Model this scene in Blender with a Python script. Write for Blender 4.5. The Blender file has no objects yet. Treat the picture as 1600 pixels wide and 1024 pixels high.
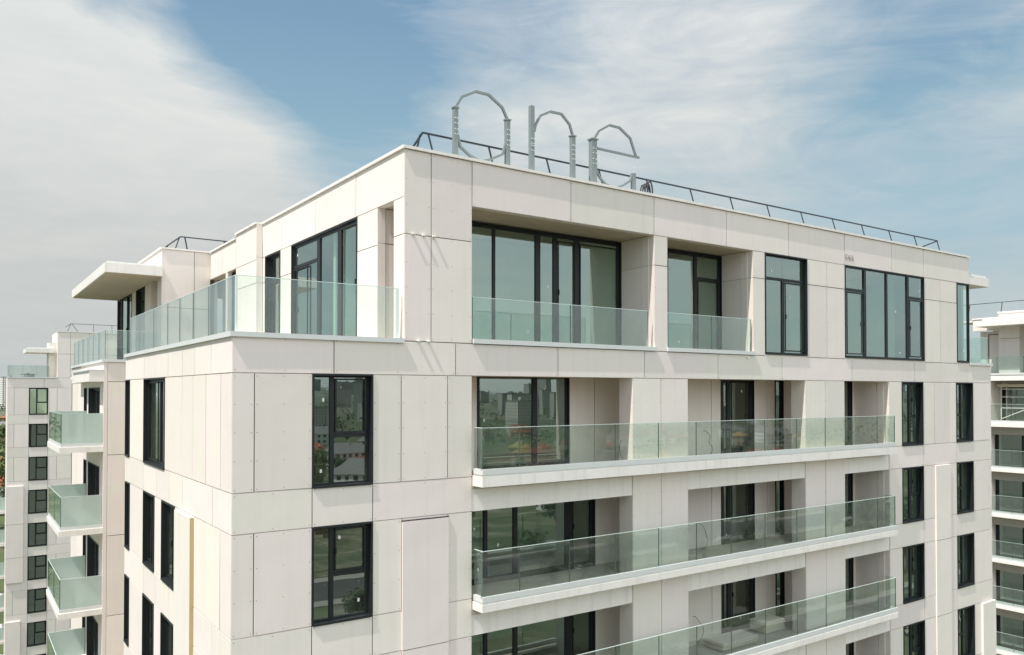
import bpy, bmesh, math, random
from mathutils import Vector, Matrix
random.seed(7)
sc = bpy.context.scene
COL = sc.collection

# ------------------------------------------------------------------ helpers
class MB:
    """collects boxes, bars and sheets into ONE mesh object"""
    def __init__(s): s.v = []; s.f = []; s.m = []
    def quad(s, p, mi=0):
        n = len(s.v); s.v += [tuple(q) for q in p]; s.f.append(tuple(range(n, n + len(p)))); s.m.append(mi)
    def hexa(s, p, mi=0):
        n = len(s.v); s.v += [tuple(q) for q in p]
        for f in ((0,3,2,1),(4,5,6,7),(0,1,5,4),(1,2,6,5),(2,3,7,6),(3,0,4,7)):
            s.f.append(tuple(n + i for i in f)); s.m.append(mi)
    def box(s, x0, x1, y0, y1, z0, z1, mi=0):
        s.hexa([(x0,y0,z0),(x1,y0,z0),(x1,y1,z0),(x0,y1,z0),(x0,y0,z1),(x1,y0,z1),(x1,y1,z1),(x0,y1,z1)], mi)
    def bar(s, p, q, w, d=None, mi=0, up=(0,0,1)):
        p = Vector(p); q = Vector(q); a = (q - p).normalized(); d = d or w
        u = Vector(up)
        if abs(a.dot(u)) > .98: u = Vector((0,1,0))
        b = a.cross(u).normalized(); c = a.cross(b).normalized()
        r = []
        for e in (p, q):
            for i, j in ((-1,-1),(1,-1),(1,1),(-1,1)): r.append(e + b*(i*w/2) + c*(j*d/2))
        s.hexa(r, mi)
    def tube(s, pts, r, n=8, mi=0):
        pts = [Vector(p) for p in pts]; base = len(s.v)
        for i, p in enumerate(pts):
            a = (pts[min(i+1, len(pts)-1)] - pts[max(i-1, 0)]).normalized()
            u = Vector((0,0,1)) if abs(a.z) < .9 else Vector((0,1,0))
            b = a.cross(u).normalized(); c = a.cross(b)
            for k in range(n):
                t = 2*math.pi*k/n; s.v.append(tuple(p + b*(r*math.cos(t)) + c*(r*math.sin(t))))
        for i in range(len(pts)-1):
            for k in range(n):
                s.f.append((base+i*n+k, base+i*n+(k+1)%n, base+(i+1)*n+(k+1)%n, base+(i+1)*n+k)); s.m.append(mi)
        s.f.append(tuple(base+k for k in range(n))); s.m.append(mi)
        s.f.append(tuple(base+(len(pts)-1)*n+k for k in range(n))); s.m.append(mi)
    def build(s, name, mats, parent=None, recalc=True):
        me = bpy.data.meshes.new(name); me.from_pydata(s.v, [], s.f); me.update()
        if not isinstance(mats, (list, tuple)): mats = [mats]
        for m in mats: me.materials.append(m)
        me.polygons.foreach_set('material_index', s.m)
        if recalc:
            bm = bmesh.new(); bm.from_mesh(me); bmesh.ops.recalc_face_normals(bm, faces=bm.faces); bm.to_mesh(me); bm.free()
        o = bpy.data.objects.new(name, me); COL.objects.link(o)
        if parent: o.parent = parent
        return o

class Frame:
    """local frame of a facade: a = metres along it, n = metres out of it"""
    def __init__(s, ox, oy, ax, ay, nx, ny): s.o = (ox, oy); s.a = (ax, ay); s.n = (nx, ny)
    def P(s, a, n, z): return (s.o[0]+a*s.a[0]+n*s.n[0], s.o[1]+a*s.a[1]+n*s.n[1], z)
    def box(s, mb, a0, a1, n0, n1, z0, z1, mi=0):
        mb.hexa([s.P(a0,n0,z0), s.P(a1,n0,z0), s.P(a1,n1,z0), s.P(a0,n1,z0), s.P(a0,n0,z1), s.P(a1,n0,z1), s.P(a1,n1,z1), s.P(a0,n1,z1)], mi)

def thing(name, label, cat, loc=(0,0,0), group=None):
    o = bpy.data.objects.new(name, None); COL.objects.link(o); o.location = loc
    o.empty_display_size = .3
    return tag(o, label, cat, group)
def tag(o, label, cat, group=None):
    o['label'] = label; o['category'] = cat
    if group: o['group'] = group
    return o

# ------------------------------------------------------------------ materials
def newmat(name):
    m = bpy.data.materials.new(name); m.use_nodes = True; nt = m.node_tree; nt.nodes.clear()
    out = nt.nodes.new('ShaderNodeOutputMaterial'); return m, nt, out
def N(nt, t, **kw):
    n = nt.nodes.new(t)
    for k, v in kw.items():
        if k in n.inputs: n.inputs[k].default_value = v
        else: setattr(n, k, v)
    return n
def math_(nt, op, a, b=None, clamp=False):
    n = nt.nodes.new('ShaderNodeMath'); n.operation = op; n.use_clamp = clamp
    for i, x in enumerate((a, b)):
        if x is None: continue
        if hasattr(x, 'is_linked') or hasattr(x, 'links'): nt.links.new(x, n.inputs[i])
        else: n.inputs[i].default_value = x
    return n.outputs[0]
def mixc(nt, fac, a, b, mode='MIX'):
    n = nt.nodes.new('ShaderNodeMix'); n.data_type = 'RGBA'; n.blend_type = mode
    for s, x in ((n.inputs[0], fac), (n.inputs[6], a), (n.inputs[7], b)):
        if hasattr(x, 'links'): nt.links.new(x, s)
        else: s.default_value = x if isinstance(x, (int, float)) else (tuple(x) + (1,))[:4]
    return n.outputs[2]
def ramp(nt, x, stops):
    n = nt.nodes.new('ShaderNodeValToRGB'); nt.links.new(x, n.inputs[0]); e = n.color_ramp.elements
    while len(e) < len(stops): e.new(.5)
    for i, (p, c) in enumerate(stops):
        e[i].position = p; e[i].color = (tuple(c) + (1,))[:4] if isinstance(c, (tuple, list)) else (c, c, c, 1)
    return n.outputs[0]
def objco(nt): return nt.nodes.new('ShaderNodeTexCoord').outputs['Object']
def noise(nt, co, scale, detail=4, rough=.55, dist=0, vec=None):
    n = N(nt, 'ShaderNodeTexNoise', Scale=scale, Detail=detail, Roughness=rough, Distortion=dist)
    if vec is not None:
        mp = N(nt, 'ShaderNodeMapping'); mp.inputs['Scale'].default_value = vec; nt.links.new(co, mp.inputs[0]); co = mp.outputs[0]
    nt.links.new(co, n.inputs['Vector']); return n.outputs[0]
def pbr(name, col, rough=.6, var=.08, scale=3, bump=0, bscale=20, metal=0, island=0, spec=.5, streak=0, warp=0):
    m, nt, out = newmat(name); co = objco(nt)
    b = N(nt, 'ShaderNodeBsdfPrincipled', Roughness=rough, Metallic=metal); b.inputs['Specular IOR Level'].default_value = spec
    n1 = noise(nt, co, scale, 6); n2 = noise(nt, co, scale*9, 3)
    v = math_(nt, 'ADD', math_(nt, 'MULTIPLY', n1, 2*var), math_(nt, 'MULTIPLY', n2, var*.6))
    v = math_(nt, 'ADD', v, 1 - 1.3*var)
    if island:
        g = nt.nodes.new('ShaderNodeNewGeometry').outputs['Random Per Island']
        v = math_(nt, 'MULTIPLY', v, math_(nt, 'ADD', math_(nt, 'MULTIPLY', g, island), 1 - island/2))
    if streak:
        s = noise(nt, co, 5, 4, vec=(1, 1, .06)); s = math_(nt, 'MULTIPLY', ramp(nt, s, [(.5, 0.0), (.8, 1.0)]), streak)
        v = math_(nt, 'SUBTRACT', v, s)
    c = mixc(nt, 1, col, v, 'MULTIPLY')
    if island:
        hue = math_(nt, 'FRACT', math_(nt, 'ADD', math_(nt, 'MULTIPLY', g, 7.3), math_(nt, 'MULTIPLY', n1, .25)))
        c = mixc(nt, 1, c, mixc(nt, hue, (.985, 1.0, .97), (1.015, .985, 1.01)), 'MULTIPLY')
    nt.links.new(c, b.inputs['Base Color'])
    h = None
    if bump:
        h = math_(nt, 'MULTIPLY', noise(nt, co, bscale, 4), bump)
    if warp:
        w = math_(nt, 'MULTIPLY', noise(nt, co, .9, 1), warp)
        h = w if h is None else math_(nt, 'ADD', h, w)
    if h is not None:
        bp = N(nt, 'ShaderNodeBump', Strength=1.0, Distance=1.0); nt.links.new(h, bp.inputs['Height']); nt.links.new(bp.outputs[0], b.inputs['Normal'])
    nt.links.new(b.outputs[0], out.inputs[0]); return m

def schlick(nt, f0, power=5, normal=None, fmax=1.0):
    g = nt.nodes.new('ShaderNodeNewGeometry'); d = nt.nodes.new('ShaderNodeVectorMath'); d.operation = 'DOT_PRODUCT'
    nt.links.new(g.outputs['Normal'], d.inputs[0]); nt.links.new(g.outputs['Incoming'], d.inputs[1])
    c = math_(nt, 'ABSOLUTE', d.outputs['Value']); k = math_(nt, 'POWER', math_(nt, 'SUBTRACT', 1, c, True), power)
    return math_(nt, 'ADD', math_(nt, 'MULTIPLY', k, fmax - f0), f0)
def glass(name, tint, f0, refl=(1,1,1), fmax=.9, dirt=.03, wave=0, milk=0, milkcol=(.6,.75,.66), power=5):
    m, nt, out = newmat(name); co = objco(nt)
    tr = N(nt, 'ShaderNodeBsdfTransparent', Color=(*tint, 1)); gl = N(nt, 'ShaderNodeBsdfGlossy', Color=(*refl, 1), Roughness=0.0 if not milk else .05)
    if wave:
        bp = N(nt, 'ShaderNodeBump', Strength=1.0, Distance=1.0)
        w = math_(nt, 'MULTIPLY', noise(nt, co, 1.1, 1, vec=(1, 1, .45)), wave); nt.links.new(w, bp.inputs['Height']); nt.links.new(bp.outputs[0], gl.inputs['Normal'])
    mx = nt.nodes.new('ShaderNodeMixShader'); nt.links.new(schlick(nt, f0, power, fmax=fmax), mx.inputs[0])
    base = tr.outputs[0]
    if milk:
        df = N(nt, 'ShaderNodeBsdfDiffuse', Color=(*milkcol, 1)); tl = N(nt, 'ShaderNodeBsdfTranslucent', Color=(*milkcol, 1))
        m2 = N(nt, 'ShaderNodeMixShader'); m2.inputs[0].default_value = .5; nt.links.new(df.outputs[0], m2.inputs[1]); nt.links.new(tl.outputs[0], m2.inputs[2])
        m3 = N(nt, 'ShaderNodeMixShader'); m3.inputs[0].default_value = milk; nt.links.new(base, m3.inputs[1]); nt.links.new(m2.outputs[0], m3.inputs[2]); base = m3.outputs[0]
    nt.links.new(base, mx.inputs[1]); nt.links.new(gl.outputs[0], mx.inputs[2]); res = mx.outputs[0]
    if dirt:
        d1 = ramp(nt, noise(nt, co, 1.6, 6, .7), [(.4, 0.0), (.75, dirt*2.2)])
        d2 = ramp(nt, noise(nt, co, 26, 2, .5), [(.735, 0.0), (.76, .55)])
        dd = math_(nt, 'ADD', math_(nt, 'ADD', d1, d2), dirt*.4, True)
        di = N(nt, 'ShaderNodeBsdfDiffuse', Color=(.72, .73, .70, 1)); m4 = nt.nodes.new('ShaderNodeMixShader')
        nt.links.new(dd, m4.inputs[0]); nt.links.new(res, m4.inputs[1]); nt.links.new(di.outputs[0], m4.inputs[2]); res = m4.outputs[0]
    nt.links.new(res, out.inputs[0]); return m

M = {}
M['panel'] = pbr('fibre_cement_panel', (.80, .732, .672), .75, .045, .7, bump=.0006, bscale=14, island=.085, spec=.3, streak=.06, warp=.012)
M['joint'] = pbr('dark_joint_backing', (.06, .055, .05), .9, .1, 3)
M['screw'] = pbr('panel_fixing', (.30, .26, .22), .6, .1, 3)
M['white'] = pbr('white_slab_coating', (.85, .80, .745), .5, .10, 2, bump=.0006, bscale=9, spec=.4, streak=.14)
M['sill'] = pbr('pale_metal_flashing', (.66, .67, .65), .4, .06, 3, spec=.6)
M['frame'] = pbr('anthracite_aluminium', (.016, .019, .020), .45, .15, 4, spec=.35)
M['plaster'] = pbr('loggia_plaster', (.75, .68, .6), .85, .07, 1.2, bump=.0006, bscale=12, spec=.2)
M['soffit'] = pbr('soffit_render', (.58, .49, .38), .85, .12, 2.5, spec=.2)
M['shade'] = pbr('shaded_beam_render', (.40, .36, .31), .85, .1, 2)  # shadow of the slabs on the east block beams is put into this colour
M['ochre'] = pbr('unpainted_ochre_edge', (.52, .42, .24), .85, .1, 2.5, spec=.2)
M['concrete'] = pbr('dusty_concrete', (.50, .46, .40), .9, .22, 2.2, bump=.003, bscale=15, spec=.2)
M['room'] = pbr('room_plaster', (.70, .76, .66), .9, .06, 1, spec=.1)
M['rail'] = pbr('painted_dark_steel', (.022, .032, .042), .45, .1, 4)
M['zinc'] = pbr('galvanised_steel', (.25, .285, .275), .5, .08, 5, metal=.25)
M['roof'] = pbr('roof_membrane', (.30, .30, .29), .9, .15, 1.5)
M['wglass'] = glass('window_glass', (.74, .88, .80), .26, (.88, 1.0, .94), .88, dirt=.016, wave=.0014, power=3.2)
M['rglass'] = glass('balustrade_glass', (.90, .95, .925), .06, (.95, 1, .98), .8, dirt=.018, power=3.6)
M['frost'] = glass('frosted_screen_glass', (.6, .74, .68), .06, milk=.70, milkcol=(.80, .87, .82), dirt=.02)
M['edge'] = pbr('polished_glass_edge', (.70, .80, .75), .2, .03, 4, spec=.8)
M['gedge'] = pbr('dark_glass_edge', (.10, .16, .13), .3, .05, 4)
M['sticker'] = pbr('paper_sticker', (.8, .8, .76), .7, .05, 8)
M['cable'] = pbr('black_cable', (.03, .03, .03), .6, .1, 5)
M['timber'] = pbr('raw_timber_board', (.60, .52, .40), .8, .2, 4)
M['ink'] = pbr('faded_brown_marking', (.33, .28, .22), .9, .2, 8)
M['white_steel'] = pbr('white_scaffold_steel', (.75, .72, .64), .5, .08, 5)

# ------------------------------------------------------------------ levels (metres above the ground)
TOP  = [33.0, 29.87, 27.01, 24.15, 21.29, 18.43, 15.57]
FLR  = [30.62, 27.72, 24.86, 22.0, 19.14, 16.28, 13.42]
SILL = [30.67, 27.87, 24.97, 22.11, 19.25, 16.39, 13.53]
PF, PT = 33.82, 36.93          # penthouse floor, opening top
JG = .010                      # half joint

def panels(mb, fr, xs, zs, skip=(), n0=0.0, screws=True, th=.014, dense=True):
    """cladding sheets with open joints over a dark backing"""
    ends = [xs[0], xs[-1]] + [q for k in skip for q in k[:2]]
    for i in range(len(xs)-1):
        for j in range(len(zs)-1):
            a0, a1, z0, z1 = xs[i], xs[i+1], zs[j], zs[j+1]
            if any(a0 >= s[0]-.01 and a1 <= s[1]+.01 and z0 >= s[2]-.01 and z1 <= s[3]+.01 for s in skip): continue
            def gapL(a): return any(abs(a-e) < .012 for e in ends)
            e0 = .02 if gapL(a0) else 0; e1 = .02 if gapL(a1) else 0
            fr.box(mb, a0+e0, a1-e1, n0-.20, n0-.026, z0+.002, z1-.002, 0)
            fr.box(mb, a0+e0+(.012 if e0 else 0), a1-e1-(.012 if e1 else 0), n0-.026, n0-.0235, z0+(.012 if j == 0 else 0), z1-(.012 if j == len(zs)-2 else 0), 1)
            dn = random.uniform(-.0015, .0015); g = JG
            p = []
            tl = [random.uniform(-.0022, .0022) for _ in range(4)]
            for nn in (n0-th-.004, None):
                for k, (a, z) in enumerate(((a0+g,z0+g),(a1-g,z0+g),(a1-g,z1-g),(a0+g,z1-g))):
                    p.append(fr.P(a, nn if nn is not None else n0+dn+tl[k], z))
            mb.hexa(p, 0)
            if screws:
                w, h = a1-a0, z1-z0
                na = 2 if w < .9 else 3; nz = max(2, int(h/.55)+1)
                for ia in range(na):
                    for iz in range(nz):
                        a = a0+.055+(w-.11)*ia/(na-1); z = z0+.06+(h-.12)*iz/(nz-1)
                        u = (a-a0-g)/(w-2*g); v = (z-z0-g)/(h-2*g)
                        nn = n0+dn+(tl[0]*(1-u)+tl[1]*u)*(1-v)+(tl[3]*(1-u)+tl[2]*u)*v + .003
                        r = .0105
                        mb.quad([fr.P(a+r*math.cos(t), nn, z+r*math.sin(t)) for t in [math.pi*k/3+.3 for k in range(6)]], 2)

def window(parent, fr, a0, a1, z0, z1, depth=.2, mull=(), trans=(), sash=(), lip=.022, stickers=0, jamb=.035, name='window', label=None, open_sash=None):
    """one window: frame with reveal lining, mullions, transoms (aL,aR,z); panes and sashes are its children"""
    m = MB(); j = jamb; t = .035
    # lining sleeve
    fr.box(m, a0, a0+t, -depth-.05, lip, z0, z1); fr.box(m, a1-t, a1, -depth-.05, lip, z0, z1)
    fr.box(m, a0+t, a1-t, -depth-.05, lip, z1-t, z1); fr.box(m, a0+t, a1-t, -depth-.05, lip+.012, z0-.012, z0+t)
    f0, f1 = -depth-.045, -depth+.02
    fr.box(m, a0+t, a0+t+j, f0, f1, z0+t, z1-t); fr.box(m, a1-t-j, a1-t, f0, f1, z0+t, z1-t)
    fr.box(m, a0+t+j, a1-t-j, f0, f1, z1-t-j, z1-t); fr.box(m, a0+t+j, a1-t-j, f0, f1, z0+t, z0+t+j)
    for mu in mull:
        c, w = (mu if isinstance(mu, tuple) else (mu, .07))[:2]; zc = mu[2] if isinstance(mu, tuple) and len(mu) > 2 else z1-t-j; fr.box(m, c-w/2, c+w/2, f0+.002, f1+.004, z0+t+j, zc)
    for (l, r, z) in trans: fr.box(m, l, r, f0+.004, f1+.007, z-.04, z+.04)
    o = m.build(name, M['frame'], parent)
    if label: o['label'] = label
    g = MB(); ed = [a0+t+j] + [(mu[0] if isinstance(mu, tuple) else mu) for mu in mull] + [a1-t-j]
    for i in range(len(ed)-1):
        zz = [z0+t+j] + sorted([z for (l, r, z) in trans if l < (ed[i]+ed[i+1])/2 < r]) + [z1-t-j]
        for k in range(len(zz)-1):
            e = [random.uniform(-.0025, .0025) for _ in range(3)]
            nn = -depth-.012
            g.quad([fr.P(ed[i], nn+e[0], zz[k]), fr.P(ed[i+1], nn+e[1], zz[k]), fr.P(ed[i+1], nn+e[1]+e[2], zz[k+1]), fr.P(ed[i], nn+e[0]+e[2], zz[k+1])])
    g.build('pane', M['wglass'], o)
    for (l, r, b, tt) in sash:
        s = MB(); w = .032; q0, q1 = f1, f1+.028
        fr.box(s, l, l+w, q0, q1, b, tt); fr.box(s, r-w, r, q0, q1, b, tt); fr.box(s, l+w, r-w, q0, q1, tt-w, tt); fr.box(s, l+w, r-w, q0, q1, b, b+w)
        c = (l+.02 if random.random() < .5 else r-.02); fr.box(s, c-.012, c+.012, q1, q1+.03, (b+tt)/2-.07, (b+tt)/2+.07, 0)
        s.build('sash', M['frame'], o)
    if stickers:
        s = MB()
        for k in range(stickers):
            i = random.randrange(len(ed)-1); a = random.uniform(ed[i]+.12, max(ed[i]+.13, ed[i+1]-.2)); z = random.choice((random.uniform(z0+.2, z0+.5), random.uniform(z1-.6, z1-.3), (z0+z1)/2+random.uniform(-.4, .4)))
            fr.box(s, a, a+.05, -depth-.008, -depth-.004, z, z+.075)
        s.build('sticker', M['sticker'], o)
    return o

def glass_row(parent, fr, xs, n, z0, z1, mat='rglass', name='glass_panel'):
    """a run of balustrade panes: each pane is a part; polished top edge is its child"""
    r = []
    for i in range(len(xs)-1):
        m = MB(); a0, a1 = xs[i]+.006, xs[i+1]-.006; e = random.uniform(-.004, .004)
        m.hexa([fr.P(a0,n-.008,z0), fr.P(a1,n-.008,z0), fr.P(a1,n+.008,z0), fr.P(a0,n+.008,z0),
                fr.P(a0,n-.008+e,z1), fr.P(a1,n-.008+e,z1), fr.P(a1,n+.008+e,z1), fr.P(a0,n+.008+e,z1)])
        fr.box(m, a0-.002, a0+.004, n-.009, n+.009, z0, z1-.002, 1); fr.box(m, a1-.004, a1+.002, n-.009, n+.009, z0, z1-.002, 1)
        o = m.build(name, [M[mat], M['gedge']], parent)
        k = MB(); fr.box(k, a0, a1, n-.009+e, n+.009+e, z1, z1+.012); k.build('top_edge', M['edge'], o)
        r.append(o)
    return r
def spread(a, b, n): return [a+(b-a)*i/n for i in range(n+1)]

FS = Frame(0, 0, 1, 0, 0, -1)       # south (long) front of the main block
FW = Frame(0, 0, 0, 1, -1, 0)       # west (sunlit) side

# ================================================================== MAIN BUILDING
B = thing('apartment_building', 'large cream panelled apartment block in the centre with long glass balconies under a penthouse', 'building', (0,0,0))
LX = 30.6
# ---- body cladding, south front
w = MB()
gl = [0, .43, 1.61, 2.95, 3.62, 4.79, 5.44]
panels(w, FS, [0, 2.07, 5.0, 7.97, 10.95, 13.91, 16.9, 20.69, 24.7, 28.7, LX], [33.0, 33.745])
for L in range(7):
    wb = SILL[L]; T = TOP[L]
    skip = [(1.61, 2.95, wb, T)]
    xs = gl if L == 0 else [0, .43, 1.61, 2.95, 3.64, 4.80, 5.44]
    panels(w, FS, xs, [wb if L == 0 else wb, T], skip)
    lo = TOP[L+1] if L < 6 else 12.7
    panels(w, FS, [0, 1.61, 2.95, 5.44], [lo, wb], dense=False)
    # right part
    xr = [22.97, 23.82, 25.28, 26.1, 27.2, 27.75, 29.07, LX]
    panels(w, FS, xr, [wb, T], [(23.82, 25.28, wb, T), (27.75, 29.07, wb, T)])
    panels(w, FS, [22.97, 25.28, 27.75, LX], [lo, wb])
panels(w, FS, [0, 2.95, 5.44, 10.5, 12.64, 18.07, 20.25, 22.97, 25.28, 27.75, LX], [0, 3, 6, 9, 12.7], screws=False)
# loggia beams (bays between the piers) and piers
PIER = [(10.5, 12.64), (18.07, 20.25)]
for L in range(1, 7):
    for (a, b) in ((5.44, 10.5), (12.64, 18.07), (20.25, 22.97)):
        bm_ = (a, b); FS.box(w, a, b-.02, -.24, -.012, TOP[L], FLR[L-1]-.10, 3)
        FS.box(w, a, b-.02, -.25, -.24, TOP[L]+.004, FLR[L-1]-.11, 1)
for L in range(7):
    for (a, b) in PIER:
        zt = TOP[0] if L == 0 else FLR[L-1]-.25 + (.0)
        zt = TOP[0] if L == 0 else FLR[L-1]-.13
        panels(w, FS, [a, (a+b)/2, b], [FLR[L]-.10, zt], screws=(L < 2))
        # inner faces of the pier (sheets, 0.52 deep)
        w.box(a+.002, a+.021, .019, .52, FLR[L], zt, 0); w.box(b-.021, b-.002, .019, .52, FLR[L], zt, 0); w.box(a+.021, b-.021, .49, .52, FLR[L], zt, 0)
# projecting panel strips
FS.box(w, 3.64, 4.80, .002, .04, 12.7, 29.80, 0); FS.box(w, 3.63, 4.81, .002, .030, 29.80, 29.83, 1)
FS.box(w, 26.1, 27.2, .002, .05, 12.7, 29.84, 0)
FS.box(w, 29.62, LX+.09, .002, .09, 12.7, 24.12, 0)
w.box(LX+.004, LX+.09, -.002, 1.2, 12.7, 24.12, 0)
for z in (27.01, 24.15, 21.29, 18.43, 15.57):
    FS.box(w, 3.642, 4.798, .0401, .0415, z-.006, z+.006, 1); FS.box(w, 26.102, 27.198, .0501, .0515, z-.006, z+.006, 1)
    if z < 24: FS.box(w, 29.622, LX+.088, .0901, .0915, z-.006, z+.006, 1)
w.build('wall', [M['panel'], M['joint'], M['screw'], M['white']], B)
# ---- body cladding, west side
w = MB(); LY = 11.62
panels(w, FW, [0, 1.53, 2.9, 4.09, 5.6, 7.1, 8.66, 10.2, LY], [33.0, 33.745], screws=False)
for L in range(7):
    wb = SILL[L]; T = TOP[L]; lo = TOP[L+1] if L < 6 else 12.7
    if L == 0: sk = [(5.92, 8.64, wb, T), (10.82, 11.55, wb, T)]; xs = [0, .79, 1.93, 3.03, 4.07, 5.92, 8.64, 10.82, 11.55, LY]
    else: sk = [(4.76, 6.22, wb, T), (7.14, 8.62, wb, T), (10.75, 11.5, wb, T)]; xs = [0, .79, 1.93, 2.92, 4.76, 6.22, 7.14, 8.62, 10.75, 11.5, LY]
    panels(w, FW, xs, [wb, T], sk, screws=False); panels(w, FW, [0, 1.37, 4.0, 5.4, 6.9, 8.6, LY], [lo, wb], screws=False)
FW.box(w, 2.92, 4.45, .002, .085, 12.7, 29.84, 0)
FW.box(w, 2.905, 2.919, .002, .085, 12.7, 29.84, 3)
panels(w, FW, [0, 2.9, 5.8, 8.7, LY], [0, 3, 6, 9, 12.7], screws=False)
# return at the north end of the west side and the recess behind it
w.box(.20, 3.2, LY-.2, LY, 0, 33.70, 0); w.box(3.2, 3.4, LY, 16.0, 0, 33.7, 0)
w.build('wall', [M['panel'], M['joint'], M['screw'], M['ochre']], B)
# east side, north side: plain
w = MB(); FE = Frame(LX, 0, 0, 1, 1, 0)
panels(w, FE, spread(0.2, 25.4, 9), [0, 3, 6, 9, 12.7] + [18.43, 21.29, 24.15, 27.01, 29.87, 33.0, 33.7], screws=False)
w.box(0, LX, 25.2, 25.4, 0, 33.7, 0); w.build('wall', [M['panel'], M['joint'], M['screw']], B)

# ---- storey plates, room partitions
s = MB()
for L in range(7):
    s.box(.21, LX-.25, .26, 11.41, FLR[L]-.24, FLR[L], 0); s.box(3.41, LX-.25, 11.41, 16.21, FLR[L]-.24, FLR[L], 0); s.box(.21, LX-.25, 16.21, 25.1, FLR[L]-.24, FLR[L], 0)
s.box(.21, 3.6, .21, 11.3, 33.40, 33.72, 0); s.box(3.7, LX-.25, .3, 25.1, 33.40, 33.80, 0)
s.box(28.9, LX-.1, .21, 11.4, 33.40, 33.72, 0)
for L in range(7):
    for (a, b) in ((5.44, 10.5), (12.64, 18.07), (20.25, 22.97)): s.box(a+.0, b, 0.0, .26, FLR[L]-.24, FLR[L]-.002, 0)
s.build('floor_slab', M['concrete'], B)
r = MB()
for L in range(7):
    z0, z1 = FLR[L], (33.4 if L == 0 else FLR[L-1]-.24)
    r.box(.3, LX-.3, 5.4, 5.55, z0, z1)
    for x in (5.15, 11.3, 14.6, 19.8, 23.35, 26.6): r.box(x, x+.15, 1.85 if x < 23 else .25, 5.4, z0, z1)
    r.box(4.4, 4.55, 5.55, 11.3, z0, z1); r.box(25.5, 25.6, .25, 5.4, z0, z1); r.box(29.3, 29.4, .25, 5.4, z0, z1); r.box(.3, 4.4, 9.0, 9.1, z0, z1)
r.box(4.0, LX-2.2, 4.6, 4.75, 33.8, 37.2)
for x in (11.4, 15.65, 19.3, 25.9): r.box(x, x+.15, 1.5, 4.6, 33.8, 37.2)
r.box(8.0, 8.15, 4.75, 9.5, 33.8, 37.2)
r.build('partition_wall', M['room'], B)

# ---- loggia back wall (y = 1.6) per storey, with its windows
w = MB(); FB = Frame(0, 1.6, 1, 0, 0, -1)
for L in range(7):
    z0 = FLR[L]; z1 = 33.4 if L == 0 else FLR[L-1]-.24; zt = min(z1-.02, TOP[L]+.25 if L else 33.1)
    A = (6.6, 9.62) if L == 0 else (5.9, 10.55)
    wins = [A, (15.9, 17.55), (18.66, 19.12), (21.5, 22.85)]
    xs = [5.46, A[0], A[1]] + ([10.55] if L == 0 else []) + [12.2, 14.0, 15.45, 15.9, 17.55, 18.25, 18.66, 19.12, 21.5, 22.85, 23.2]
    panels(w, FB, xs, [z0, zt], [(a, b, z0, zt) for a, b in wins], screws=False)
    w.box(5.46, 23.2, 1.62, 1.80, zt, z1, 0)
    H = zt
    if L == 0: window(B, FB, A[0], A[1], z0, H, .05, [(8.46, .16)], stickers=2, jamb=.06); 
    else: window(B, FB, A[0], A[1], z0, H, .05, [(6.88, .11), (7.82, .13), (9.62, .22)], sash=[(9.74, 10.42, z0+.06, H-.12)], stickers=3, jamb=.1)
    window(B, FB, 15.9, 17.55, z0, H, .05, [(16.32, .16)], sash=[(16.42, 17.3, z0+.06, H-.1)], stickers=1, jamb=.14)
    window(B, FB, 18.66, 19.12, z0, H, .05, [], jamb=.07)
    window(B, Frame(0, 1.3, 1, 0, 0, -1), 21.5, 22.76, z0, H, .05, [(22.2, .08)], jamb=.1); w.box(20.5, 21.49, 1.302, 1.45, z0, H, 0); w.box(22.775, 22.93, 1.302, 1.45, z0, H, 0)
# end walls of the loggia
for L in range(7):
    z0 = FLR[L]; z1 = 33.4 if L == 0 else FLR[L-1]-.24
    w.box(5.45, 5.47, .2, 1.6, z0, z1, 0)
    for (a, b) in ((.205, .43), (.445, 1.59)): w.box(22.94, 22.972, a, b, z0, z1, 0)
    w.box(22.972, 23.1, .205, 1.6, z0, z1, 1)
w.build('loggia_wall', [M['panel'], M['joint'], M['screw']], B)
c = MB()
for L in range(7):
    z1 = 33.4 if L == 0 else FLR[L-1]-.24
    if L == 0: c.box(5.47, 22.94, .205, 1.6, 33.02, 33.38)
    else: c.box(5.47, 22.94, .255, 1.6, z1-.03, z1-.002)
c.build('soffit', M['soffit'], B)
c = MB()
for L in range(7):
    zt = 33.0 if L == 0 else FLR[L-1]-.13
    c.box(22.972, 22.992, .019, .204, FLR[L], zt)
c.build('loggia_wall', M['panel'], B)

# ---- windows in the south front
for L in range(7):
    b, t = SILL[L], TOP[L]; tz = 31.72 if L == 0 else b+.96
    window(B, FS, 1.61, 2.95, b, t, .15, [(2.08, .09)], [(2.08, 2.87, tz)], [(2.14, 2.84, tz+.05, t-.09)], stickers=2)
    window(B, FS, 23.82, 25.28, b, t, .17, [(24.62, .12)], [(24.66, 25.2, tz)], [(24.7, 25.19, tz+.05, t-.09)], stickers=0, jamb=.07)
    window(B, FS, 27.75, 29.07, b, t, .17, [(28.45, .1)], [(27.8, 28.42, tz)], stickers=0, jamb=.06)
# ---- windows in the west side
for L in range(7):
    b, t = SILL[L], TOP[L]
    if L == 0:
        window(B, FW, 5.92, 8.64, b, t, .13, [(7.05, .12)], [], [(7.2, 8.5, b+.1, t-.1)], stickers=1, jamb=.07)
        window(B, FW, 10.82, 11.55, b, t, .13)
    else:
        window(B, FW, 4.76, 6.22, b, t, .13, [(5.5, .1)], [], [(5.0, 5.44, b+.1, t-.1)], jamb=.07)
        window(B, FW, 7.14, 8.62, b, t, .13, [(7.9, .1)], [], [(7.96, 8.5, b+.1, t-.1)], jamb=.07)
        window(B, FW, 10.75, 11.5, b, t, .13)

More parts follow.
